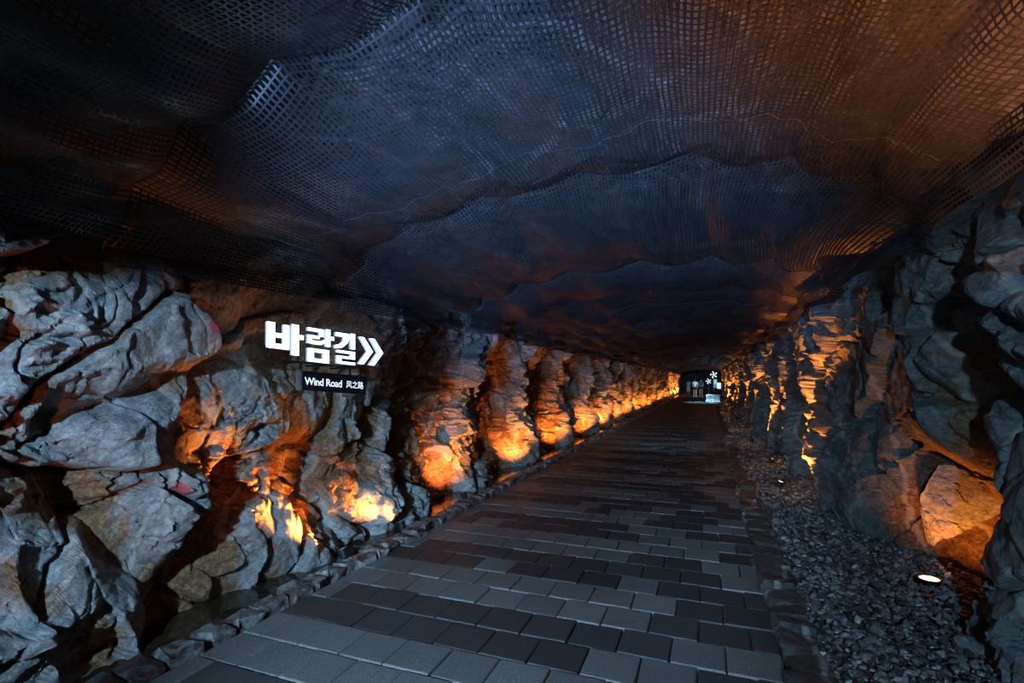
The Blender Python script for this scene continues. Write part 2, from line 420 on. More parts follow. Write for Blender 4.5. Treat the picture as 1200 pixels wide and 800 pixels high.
def left_wall():
    us = u_samples(-4, 78, 0.0135, 0.0045)
    zs = np.linspace(-0.22, 2.95, 226)
    U, Z = np.meshgrid(us, zs, indexing='ij')
    base = np.interp(zs, [-0.22, 0.0, 0.4, 1.1, 1.8, 2.4, 2.95], [-3.36, -3.40, -3.50, -3.68, -3.66, -3.52, -3.85])
    X0 = np.broadcast_to(base, U.shape)
    hol = hollows(U, Z, LEFT[1:], 0.10, 0.52)
    cz = blob(U, Z, 3.1, 0.85, 0.6, 0.40, 1.3, 35, 3) + 0.75 * sstep(3.9, 5.0, U)
    r = rock_relief(U, Z, 101, 0, 1.0, 38, cz, hol * (0.35 + 0.15 * sstep(5, 7, U)))
    # upright ribs further along the tunnel
    but = buttresses(U, Z, LEFT[3:], 0.12, ((-0.55, -0.26), (0.05, -0.24), (0.30, -0.14), (0.85, 0.17), (1.05, 0.14)), 61)
    r = r + but * sstep(5.2, 6.4, U) - 0.05 * hol
    low = sstep(0.9, 0.0, Z)
    # the named shapes of the near wall
    r += blob(U, Z, 3.42, 0.22, 0.42, 0.44, 0.24, 25, 2.6)         # pale rounded boulder
    r += blob(U, Z, 3.95, 0.75, 0.16, 0.55, -0.24, -28, 2)         # cleft right of it
    r += blob(U, Z, 2.80, 0.55, 0.15, 0.75, -0.26, -42, 2)         # gully left of it
    r += blob(U, Z, 2.45, 0.75, 0.30, 0.36, 0.22, 15, 3)           # slab
    r += blob(U, Z, 2.05, 0.80, 0.13, 0.50, -0.26, 18, 2)          # dark groove
    r += blob(U, Z, 1.75, 0.45, 0.25, 0.30, 0.14, 0, 3)
    r += blob(U, Z, 2.35, 2.0, 0.85, 0.36, 0.16, 12, 4)            # big upper slab
    r += blob(U, Z, 2.40, 1.56, 0.75, 0.07, -0.16, 20, 2)          # ledge under it
    r += blob(U, Z, 2.60, 1.30, 0.60, 0.22, 0.13, 20, 3)
    r += blob(U, Z, 1.3, 2.72, 1.5, 0.36, -0.5, 8, 4)           # dark top
    r += blob(U, Z, 3.85, 2.05, 0.55, 0.50, -0.30, 0, 3)           # hollow behind the sign
    r += blob(U, Z, 3.45, 1.50, 0.30, 0.24, 0.06, 0, 3)
    r += blob(U, Z, 4.75, 0.20, 0.28, 0.34, 0.18, 10, 3)
    r += blob(U, Z, 5.35, 0.65, 0.16, 0.75, -0.24, -12, 2)
    r += blob(U, Z, 5.15, 1.05, 0.13, 0.6, 0.16, -32, 2)
    r += blob(U, Z, 6.25, 0.4, 0.35, 0.6, 0.12, 0, 3)
    r += 0.10 * low * sstep(5.6, 4.6, U) - 0.05 * low * sstep(4.6, 5.6, U)
    X = X0 + r
    cap = -3.10 + 0.04 * np.sin(U * 3) - 0.08 * sstep(0.5, 0.1, Z)
    X = np.where(X > cap, cap + 0.25 * (X - cap), X)
    X = np.minimum(X, -3.06)
    Uo = U + 0.05 * fbm(U * 3, Z * 3, 0 * U, 3, 201); Zo = Z + 0.06 * fbm(U * 3, Z * 3, 0 * U + 4, 3, 202) * (Z > 0.1)
    P = np.stack([X, Uo, Zo], -1).reshape(-1, 3)
    me = mesh_np('wall_left', P, grid_faces(len(us), len(zs), True))
    cols = np.zeros((len(P), 4))
    rag = 0.5 * fbm(U * 9, Z * 9, 0 * U, 3, 300)
    for (u, z, rr, col) in ((2.75, 1.99, .11, (.45, .02, .05)), (2.5, .82, .07, (.5, .02, .03)), (3.66, 1.21, .05, (.7, .42, .02)), (3.62, 1.05, .045, (.7, .42, .02)), (2.62, 2.1, .07, (.35, .03, .05))):
        a = sstep(1.0, 0.45, np.hypot(U - u, Z - z) / rr + rag * 0.9).ravel() * 0.85
        k = a > cols[:, 3]
        cols[k, :3] = col; cols[k, 3] = a[k]
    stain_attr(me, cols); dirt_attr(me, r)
    return link('wall_left', me, None, M['rock_left'])

def right_wall():
    us = u_samples(-4, 78, 0.0135, 0.0050)
    zs = np.linspace(-0.22, 3.0, 226)
    U, Z = np.meshgrid(us, zs, indexing='ij')
    base = np.interp(zs, [-0.22, 0.0, 0.5, 1.2, 2.0, 2.6, 3.0], [1.52, 1.55, 1.62, 1.66, 1.60, 1.58, 1.85])
    X0 = np.broadcast_to(base, U.shape).copy()
    hol = hollows(U, Z, [q[1] - 0.1 for q in RIGHT[1:]], 0.45, 0.55)
    r = rock_relief(U, Z, 401, 0, 0.9, -28, 0.3 * hol, 0.75 * hol)
    but = buttresses(U, Z, [q[1] for q in RIGHT[1:]], 0.45, ((-0.75, 0.20), (-0.45, 0.24), (0.0, 0.10), (0.55, 0.02), (0.8, -0.25), (1.3, -0.20)), 62)
    r = r + but * sstep(6.6, 7.4, U)
    r += blob(U, Z, 6.55, 0.45, 0.70, 0.6, 0.24, 0, 3)             # broad rock foot
    r += blob(U, Z, 4.85, 0.35, 0.85, 0.72, -0.62, 0, 4)           # alcove with the lit stone
    r += blob(U, Z, 4.75, 1.75, 0.20, 0.16, 0.20, -25, 3)          # nose
    r += blob(U, Z, 4.25, 1.75, 0.22, 0.75, -0.30, 10, 3)          # dark cleft
    r += blob(U, Z, 3.35, 2.0, 0.45, 0.50, 0.20, 0, 4)             # layered slabs
    lam = np.sin((Z - 0.45 * (U - 3.3)) * 26 + 2 * fbm(U * 2, Z * 2, 0 * U, 2, 88))
    r += 0.045 * lam * np.exp(-(((U - 3.3) / 0.55) ** 4 + ((Z - 2.0) / 0.5) ** 4))
    r += blob(U, Z, 3.2, 0.9, 0.5, 0.5, 0.12, 0, 3)
    r += blob(U, Z, 9.0, 1.2, 0.25, 1.4, -0.22, -30, 2)
    X = X0 - r
    lim = 1.20 + 0.05 * sstep(6.6, 5.8, U) + 0.04 * np.sin(U * 2.3)
    X = np.where(X < lim, lim - 0.22 * (lim - X), X)
    Uo = U + 0.05 * fbm(U * 3, Z * 3, 0 * U, 3, 501); Zo = Z + 0.06 * fbm(U * 3, Z * 3, 0 * U + 4, 3, 502) * (Z > 0.1)
    P = np.stack([X, Uo, Zo], -1).reshape(-1, 3)
    me = mesh_np('wall_right', P, grid_faces(len(us), len(zs)))
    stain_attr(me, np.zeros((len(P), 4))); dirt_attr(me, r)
    return link('wall_right', me, None, M['rock_right'])

def foot(o, z0):
    co = np.empty(len(o.data.vertices) * 3, np.float32); o.data.vertices.foreach_get('co', co); co = co.reshape(-1, 3)
    k = np.abs(co[:, 2] - z0) < 0.03; i = np.argsort(co[k, 1]); return co[k, 1][i], co[k, 0][i]
WL = tag(left_wall(), 'craggy grey and rust rock wall behind the water channel', kind='structure')
WR = tag(right_wall(), 'dark blue-grey rock wall behind the gravel strip', kind='structure')

# ------------------------------------------------------------------ vault and net
VC, HW = -0.98, 2.42
def arch(phi, off, u=0.0):
    """point of the vault section at angle phi, lowered by off"""
    zs = 2.35 + 0.09 * np.sin(phi)
    hw, rise = HW - off, np.interp(u, [-4, 3.9, 5.2, 6.5, 10, 78], [1.04, 1.02, 0.92, 0.80, 0.74, 0.72]) - off
    return VC + hw * np.sign(np.sin(phi)) * np.abs(np.sin(phi)) ** 0.92, zs + rise * np.clip(np.cos(phi), 0, 1) ** 0.9

def ceiling():
    us = u_samples(-4, 78, 0.05, 0.012); ph = np.linspace(R(-89), R(89), 150)
    U, PH = np.meshgrid(us, ph, indexing='ij')
    n = 0.05 * fbm(U * 1.2, PH * 2.4, 0 * U, 4, 700) + 0.03 * facets(U * 2, PH * 4, 710)[0]
    x, z = arch(PH, -0.10 + n, U); x = x + 0.5 * np.sin(PH) ** 3; z = z + 0.15 * np.sin(PH) ** 4
    me = mesh_np('ceiling', np.stack([x, U, z], -1).reshape(-1, 3), grid_faces(len(us), len(ph), True))
    stain_attr(me, np.zeros((len(us) * len(ph), 4)))
    return link('ceiling', me, None, M['vault'])
tag(ceiling(), 'rough brown vault rock above the black net', kind='structure')

RINGS = [-4, -1.9, 0.1, 1.95, 3.9, 6.4, 7.7, 9.1, 10.6, 12.0, 13.4, 15.4, 17.4, 20.0]
while RINGS[-1] < 76: RINGS.append(RINGS[-1] + 2.6)
RINGS = np.array(RINGS)
SEC = RINGS.copy()

def net_surface(U, A):
    """U along the tunnel, A arc angle; returns x, z of the sagging net"""
    k = np.clip(np.searchsorted(RINGS, U, side='right') - 1, 0, len(RINGS) - 2)
    L = RINGS[k + 1] - RINGS[k]
    wob = 0.16 * fbm(0 * U + k * 3.1, A * 1.7, 0 * U, 2, 800)
    t = np.clip((U - RINGS[k]) / L, 0, 1)
    zz = np.zeros_like(U)
    amp = 0.17 + 0.12 * _h(k.astype(float), zz, zz, 5)
    left = np.clip(-A / 1.3, 0, 1)
    sag = amp * (4 * t * (1 - t)) ** 0.75 * (1 + 0.5 * fbm(U * 0.6, A * 2, zz, 2, 805) + 0.25 * left)
    # bolts every half metre or so along each ring pull the net up
    def scal(kk):
        w = 0.30 + 0.05 * _h(kk.astype(float), zz, zz, 9)
        return np.abs(np.sin(PI * (A / w + 3 * _h(kk.astype(float), zz, zz, 13))))
    sc = scal(k) * (1 - t) + scal(k + 1) * t
    sag = sag + 0.12 * sc * (0.55 + 0.45 * (2 * np.abs(t - 0.5)))
    # soft folds
    sag = sag + 0.05 * fbm(U * 0.9, A * 4.5, zz, 3, 810) * (0.4 + left) + 0.012 * fbm(U * 4, A * 12, zz, 2, 820)
    # pleat along the seams
    sag = np.maximum(sag, 0.005)
    return arch(A, sag + 0.06, U)

NETP = empty('ceiling_net', (0, 0, 0))
tag(NETP, 'black plastic mesh net sagging in billows under the vault', 'net')
A0, A1 = R(-90), R(90)
def arc_angles(step):
    a = np.linspace(A0, A1, 4000); x, z = arch(a, 0.15)
    s = np.concatenate([[0], np.cumsum(np.hypot(np.diff(x), np.diff(z)))])
    n = int(s[-1] / step)
    return np.interp(np.linspace(0, s[-1], n), s, a)

def net_panel(u0, u1, cell, w):
    n = max(3, int(round((u1 - u0) / cell)) + 1)
    us = np.linspace(u0, u1, n); aa = arc_angles(cell)
    U, A = np.meshgrid(us, aa, indexing='ij')
    Uj = U + 0.006 * fbm(U * 3, A * 6, 0 * U, 2, 830)
    x, z = net_surface(U, A)
    P = np.stack([x, Uj, z], -1)
    Tu = np.gradient(P, axis=0); Ta = np.gradient(P, axis=1)
    Tu /= np.linalg.norm(Tu, axis=-1, keepdims=True); Ta /= np.linalg.norm(Ta, axis=-1, keepdims=True)
    Nn = np.cross(Tu, Ta); Nn /= np.linalg.norm(Nn, axis=-1, keepdims=True)
    ii, jj = np.meshgrid(np.arange(n), np.arange(len(aa)), indexing='ij')
    wv = (((ii + jj) % 2) * 2 - 1)[..., None] * 0.0022 * (cell / 0.03)
    m = len(aa)
    Vs, Fs = [], []
    base = 0
    for (T, sgn, ww) in ((Ta, 1, w), (Tu, -1, w * 0.85)):
        C = P + Nn * wv * sgn
        e = Nn * 0.0015
        v3 = np.stack([C - T * ww / 2 + e, C + T * ww / 2 + e], 2)      # n, m, 2, 3
        Vs.append(v3.reshape(-1, 3))
        idx = (base + (np.arange(n)[:, None] * m + np.arange(m)[None, :]) * 2)
        if sgn == 1:
            a, b = idx[:-1], idx[1:]
        else:
            a, b = idx[:, :-1], idx[:, 1:]
        Fs.append(np.stack([a, a + 1, b + 1, b], -1).reshape(-1, 4))
        base += n * m * 2
    me = mesh_np('net_panel', np.concatenate(Vs), np.concatenate(Fs), True)
    return tag(link('net_panel', me, NETP, M['net']), kind='stuff')

for k in range(len(RINGS) - 1):
    u0, u1 = RINGS[k], RINGS[k + 1]
    if u1 <= -1.5: continue
    if u0 < 9.5: net_panel(u0, u1, 0.031, 0.0105 if u0 < 3.5 else 0.0145)
    elif u0 < 19.5: net_panel(u0, u1, 0.046, 0.026)
    else:
        us = np.linspace(u0, u1, 22); aa = np.linspace(A0, A1, 90)
        U, A = np.meshgrid(us, aa, indexing='ij'); x, z = net_surface(U, A)
        me = mesh_np('net_panel', np.stack([x, U, z], -1).reshape(-1, 3), grid_faces(len(us), len(aa), True), True)
        link('net_panel', me, NETP, M['net_far'])

# stitched seams of the net
for us in (3.0, 6.4, 8.4):
    aa = np.linspace(R(-74), R(74), 150)
    uu = us + 0.05 * np.sin(aa * 5 + us) + 0.015 * np.sin(aa * 60)
    x, z = net_surface(uu, aa)
    mb = MB(); mb.tube([(a, b, c - 0.008) for a, b, c in zip(x, uu, z)], 0.0016 if us < 8 else 0.004, 4)
    mb.build('seam_cord', M['cord'], NETP)

# ------------------------------------------------------------------ floor, pavers
FV0, FV1 = -2.78, 0.38
def ground():
    us = np.arange(-4, 78.1, 0.5); vs = np.array([-4.2, -3.8, -3.0, -2.98, -2.78, 0.40, 0.62, 1.0, 1.6, 2.3])
    zz = np.array([-0.16, -0.16, -0.16, -0.05, -0.035, -0.035, -0.04, -0.04, -0.03, -0.02])
    U, V = np.meshgrid(us, vs, indexing='ij'); Z = np.broadcast_to(zz, U.shape)
    me = mesh_np('floor', np.stack([V, U, Z], -1).reshape(-1, 3), grid_faces(len(us), len(vs), True))
    return tag(link('floor', me, None, M['bedding']), 'dark bedding under the paved tunnel path', kind='structure')
FLOOR = ground()

PW = 0.3025
def paver_mesh(w, d, name):
    g = 0.0035; b = 0.010; hw, hd = w / 2 - g, d / 2 - g
    def ring(i, z): return [(-hw + i, -hd + i, z), (hw - i, -hd + i, z), (hw - i, hd - i, z), (-hw + i, hd - i, z)]
    V = ring(0, -0.05) + ring(0, -b) + ring(b * 0.35, -b * 0.3) + ring(b, 0)
    F = []
    for r in range(3):
        for k in range(4):
            q = (k + 1) % 4
            F.append((r * 4 + k, r * 4 + q, r * 4 + 4 + q, r * 4 + 4 + k))
    F.append((12, 13, 14, 15))
    return np.array(V), np.array(F)
FULL = paver_mesh(PW, PW, 'paver'); HALF = paver_mesh(PW / 2, PW, 'paver')
PM = {}
for kind, (V, F) in (('full', FULL), ('half', HALF)):
    for sh in ('dark', 'light'):
        me = mesh_np('paver', V, F); me.materials.append(M['paver_' + sh]); PM[kind, sh] = me

far_V = {'dark': [], 'light': []}; far_F = {'dark': [], 'light': []}; cnt = {'dark': 0, 'light': 0}
n_ind = 0
U_REF = 2.73
for row in range(int((-4 - U_REF) / PW), int((77 - U_REF) / PW)):
    u = U_REF + row * PW + PW / 2
    dark_row = ((row // 2) % 2) == 0
    rr = random.Random(row * 7 + 3)
    vt1 = rr.uniform(-0.75, 0.1); vt2 = vt1 + rr.uniform(0.3, 0.9)
    items = []
    v = FV0
    odd = row % 2
    if odd: items.append((v + PW / 4, 'half')); v += PW / 2
    while v + PW < FV1 + 0.05:
        items.append((v + PW / 2, 'full')); v += PW
    if v + PW / 2 < FV1 + 0.06: items.append((v + PW / 4, 'half'))
    for (pv, kd) in items:
        dk = dark_row
        if pv > vt1: dk = not dk
        if pv > vt2: dk = not dk
        if kd == 'half' and pv < -2: dk = False
        if rr.random() < 0.03: dk = not dk
        sh = 'dark' if dk else 'light'
        dz = rr.gauss(0, 0.0022); tx, ty = rr.gauss(0, 0.006), rr.gauss(0, 0.006); rz = rr.gauss(0, 0.007)
        # the 300 that show largest
        if 1.3 < u < 10.2 and n_ind < 302:
            o = bpy.data.objects.new('paver', PM[kd, sh]); COL.objects.link(o); o.parent = FLOOR
            o.location = (pv, u, dz); o.rotation_euler = (tx, ty, rz); n_ind += 1
        else:
            V, F = FULL if kd == 'full' else HALF
            Vt = V.copy(); Vt[:, 2] += dz + tx * V[:, 1] - ty * V[:, 0]; Vt[:, 0] += pv - rz * V[:, 1]; Vt[:, 1] += u + rz * V[:, 0]
            far_V[sh].append(Vt); far_F[sh].append(F + cnt[sh]); cnt[sh] += len(V)
for sh in ('dark', 'light'):
    me = mesh_np('paver_field', np.concatenate(far_V[sh]), np.concatenate(far_F[sh]))
    tag(link('paver_field', me, FLOOR, M['paver_' + sh]), kind='stuff')

# ------------------------------------------------------------------ water channel
us = np.arange(-4, 60, 0.25); vs = np.linspace(-3.9, -2.93, 8)
U, V = np.meshgrid(us, vs, indexing='ij')
fy, fx = foot(WL, -0.045); edge = np.interp(us, fy, fx) - 0.03
V = edge[:, None] + (V + 3.9) / 0.97 * (-2.93 - edge[:, None])
wme = mesh_np('channel_water', np.stack([V, U, 0 * U - 0.045], -1).reshape(-1, 3), grid_faces(len(us), len(vs), True), True)
tag(link('channel_water', wme, None, M['water']), 'shallow brown water in the channel between kerb and rock wall', 'water', kind='stuff')

# ------------------------------------------------------------------ kerbs
def rough_stone(seed, jit=0.22):
    rg = np.random.default_rng(seed)
    bm = bmesh.new(); bmesh.ops.create_cube(bm, size=1)
    bmesh.ops.bevel(bm, geom=list(bm.edges), offset=0.10, segments=1, affect='EDGES')
    bmesh.ops.triangulate(bm, faces=bm.faces)
    for v in bm.verts:
        v.co += Vector(rg.normal(0, jit / 3, 3))
    me = bpy.data.meshes.new('kerb_stone'); bm.to_mesh(me); bm.free()
    stain_attr(me, np.zeros((len(me.vertices), 4)))
    return me
stoneL = [rough_stone(i) for i in range(9)]
stoneR = [rough_stone(40 + i) for i in range(9)]
for m in stoneL: m.materials.append(M['kerb'])
for m in stoneR: m.materials.append(M['kerb_dark'])

def kerb(name, label, v, width, meshes, u0, u1, top, step):
    K = tag(empty(name, (v, 0, 0)), label, kind='structure')
    rg = random.Random(len(name) + int(v * 10)); u = u0
    while u < u1:
        L = step * rg.uniform(0.75, 1.3)
        o = bpy.data.objects.new('kerb_stone', rg.choice(meshes)); COL.objects.link(o); o.parent = K
        h = 0.17
        o.location = (rg.gauss(0, 0.012), u + L / 2, top - h / 2 + rg.gauss(0, 0.010))
        o.scale = (width * rg.uniform(0.86, 1.12), L * rg.uniform(0.82, 0.95), h)
        o.rotation_euler = (rg.gauss(0, 0.05), rg.gauss(0, 0.05), rg.gauss(0, 0.06))
        u += L
kerb('trim_1', 'rough cut granite kerb stones along the water channel', -2.875, 0.185, stoneL, -1.0, 46, 0.055, 0.19)
kerb('trim_2', 'dark rough kerb stones between path and gravel', 0.505, 0.23, stoneR, 0.2, 16.3, 0.05, 0.23)

# ------------------------------------------------------------------ gravel
def gravel():
    ico = bmesh.new(); bmesh.ops.create_icosphere(ico, subdivisions=1, radius=1)
    V0 = np.array([v.co[:] for v in ico.verts]); F0 = np.array([[v.index for v in f.verts] for f in ico.faces]); ico.free()
    Vs, Fs, Ts = [], [], []
    base = 0
    for (ua, ub, size, dens) in ((0.6, 6.0, 0.019, 1.45), (6.0, 11.0, 0.023, 1.3), (11.0, 20.0, 0.030, 1.1), (20, 45, 0.05, 0.9)):
        area = (ub - ua) * 1.25
        n = int(dens * area / (size * 1.7) ** 2)
        u = RNG.uniform(ua, ub, n); v = RNG.uniform(0.60, 1.95, n)
        fy, fx = foot(WR, 0.0); kp = v < np.interp(u, fy, fx) + 0.04
        for lx, lu in RIGHT: kp &= np.hypot(v - lx, u - lu) > (0.12 if lu < 5 else 0.075)
        kp &= ~((np.abs(u - 39.6) < 0.6) & (v < 0.95)) & ~((np.abs(u - 33.0) < 0.15) & (v > 0.6) & (v < 1.25))
        u, v = u[kp], v[kp]; n = len(u)
        sc = size * RNG.lognormal(0, 0.30, n)[:, None] * np.stack([RNG.uniform(0.8, 1.5, n), RNG.uniform(0.7, 1.1, n), RNG.uniform(0.4, 0.75, n)], 1)
        q = RNG.uniform(0, 2 * PI, n); tl = RNG.normal(0, 0.5, n)
        shape = V0[None] * (1 + RNG.normal(0, 0.17, (n, 12, 1))) * sc[:, None, :]
        x, y, z = shape[..., 0], shape[..., 1], shape[..., 2]
        x, z = x * np.cos(tl)[:, None] - z * np.sin(tl)[:, None], x * np.sin(tl)[:, None] + z * np.cos(tl)[:, None]
        x, y = x * np.cos(q)[:, None] - y * np.sin(q)[:, None], x * np.sin(q)[:, None] + y * np.cos(q)[:, None]
        zc = -0.035 + RNG.uniform(0, 0.045, n) + 0.05 * sstep(0.9, 1.7, v) + 0.015 * fbm(u * 2, v * 2, 0 * u, 2, 900)
        P = np.stack([x + v[:, None], y + u[:, None], z + zc[:, None]], -1)
        Vs.append(P.reshape(-1, 3)); Fs.append((F0[None] + (base + 12 * np.arange(n))[:, None, None]).reshape(-1, 3)); base += 12 * n
        Ts.append(np.repeat(RNG.uniform(0, 1, n), 12))
    me = mesh_np('gravel', np.concatenate(Vs), np.concatenate(Fs))
    at = me.attributes.new('tone', 'FLOAT', 'POINT'); at.data.foreach_set('value', np.concatenate(Ts).astype(np.float32))
    return link('gravel', me, None, M['gravel'])
tag(gravel(), 'strip of dark crushed gravel between kerb and right rock wall', 'gravel', kind='stuff')

# ------------------------------------------------------------------ lit boulders
def boulder(name, loc, dims, rot, seed, mat, label, cuts=10):
    bm = bmesh.new(); bmesh.ops.create_icosphere(bm, subdivisions=6, radius=1)
    V = np.array([v.co[:] for v in bm.verts])
    rg = np.random.default_rng(seed)
    for k in range(cuts):                                           # broken planes
        n = rg.normal(0, 1, 3); n /= np.linalg.norm(n); d = rg.uniform(0.22, 0.62)
        s = V @ n; over = np.maximum(s - d, 0); V -= over[:, None] * n * 0.97
    nrm = V / np.linalg.norm(V, axis=1, keepdims=True)
    h, e = facets(V[:, 0] * 3 + V[:, 2], V[:, 1] * 3 - V[:, 2] * 6, seed, 1.2)
    V += nrm * (0.03 * h + 0.04 * fbm(V[:, 0] * 4, V[:, 1] * 4, V[:, 2] * 9, 5, seed))[:, None]
    for v, p in zip(bm.verts, V * np.array(dims)): v.co = p
    me = bpy.data.meshes.new(name); bm.to_mesh(me); bm.free()
    stain_attr(me, np.zeros((len(V), 4)))
    o = link(name, me, None, mat); o.location = loc; o.rotation_euler = rot
    return tag(o, label, 'rock')
boulder('boulder', (1.84, 5.36, 0.40), (0.42, 0.34, 0.52), (R(-12), R(28), R(-15)), 5, M['rock_left'], 'angular stone in wall alcove lit amber by a gravel spotlight', 9)

# ------------------------------------------------------------------ uplights
AMBER = (1.0, 0.28, 0.038)
def uplight_proto():
    t = empty('spike_spotlight')
    mb = MB(); mb.lathe([(0.008, -0.12), (0.008, 0.045), (0.03, 0.05), (0.03, 0.056)], 8); mb.build('stem', M['steel'], t)
    h = Matrix.Translation((0, 0, 0.075)) @ Euler((0, R(22), 0)).to_matrix().to_4x4()
    mb = MB(); mb.lathe([(0.020, -0.03), (0.040, -0.015), (0.046, 0.055), (0.050, 0.06), (0.050, 0.066), (0.043, 0.066), (0.043, 0.056)], 16, h)
    head = mb.build('lamp_head', M['black_metal'], t)
    mb = MB(); mb.lathe([(0.042, 0.057), (0.042, 0.060)], 16, h); mb.build('lens', M['lens'], head)
    return t
PROTO = uplight_proto()
def place(proto, loc, rz, label, group):
    def cp(o, par):
        c = o.copy(); COL.objects.link(c); c.parent = par
        for ch in o.children: cp(ch, c)
        return c
    r = cp(proto, None); r.location = loc; r.rotation_euler = (0, 0, rz)
    return tag(r, label, 'spotlight', group)

def light_at(loc, target, energy, color=AMBER, size=110):
    return spot('spotlight_beam', loc, target, energy, color, size, 0.85, 0.03)

for i, u in enumerate(LEFT):
    x = -3.01
    if u < 50:
        own = {3.7: 'small black spotlight in the channel at the foot of the pale boulder below the sign', 4.62: 'small black spotlight in the channel just past the pale boulder below the sign',
               6.1: 'small black spotlight in the channel, second one past the pale boulder'}.get(u)
        place(PROTO, (x, u, -0.03), PI, own or 'small black spotlight in the water channel, aimed up the rock wall', 'spotlights in the water channel')
    e = {0.9: 70, 3.7: 6500, 4.62: 1900, 6.1: 2000}.get(u, 2000 - 14 * u)
    light_at((x - 0.02, u, 0.09), (x - 0.42, u + (0.35 if u > 5 else -0.15), 0.50), e, size=74 if u < 4 else 90)
for i, (x, u) in enumerate(RIGHT):
    if i == 0:
        t = empty('ground_uplight', (x, u, 0.015)); tag(t, 'round recessed uplight glowing in the gravel below the alcove stone', 'spotlight')
        mb = MB(); mb.lathe([(0.070, -0.10), (0.074, 0.035), (0.082, 0.04), (0.082, 0.048), (0.066, 0.048), (0.064, 0.040)], 24); mb.build('housing', M['black_metal'], t)
        mb = MB(); mb.lathe([(0.064, 0.040), (0.058, 0.046), (0.02, 0.049)], 24); mb.build('lens', M['lens'], t, True)
        light_at((x, u, 0.10), (x + 0.28, u + 0.36, 0.55), 80, size=110)
        continue
    if u < 50:
        place(PROTO, (x, u, 0.03), 0, 'small steel spike spotlight in gravel, first one past the glowing recessed uplight' if i == 1 else 'steel spike spotlight in gravel, second one past the glowing recessed uplight' if i == 2 else 'small steel spike spotlight in the gravel strip, aimed up the rock', 'spike spotlights in the gravel')
    light_at((x + 0.03, u, 0.20), (x + 0.40, u - 0.10, 0.80), 950 + u * 10, size=84)
for o in [PROTO] + list(PROTO.children_recursive): bpy.data.objects.remove(o, do_unlink=True)

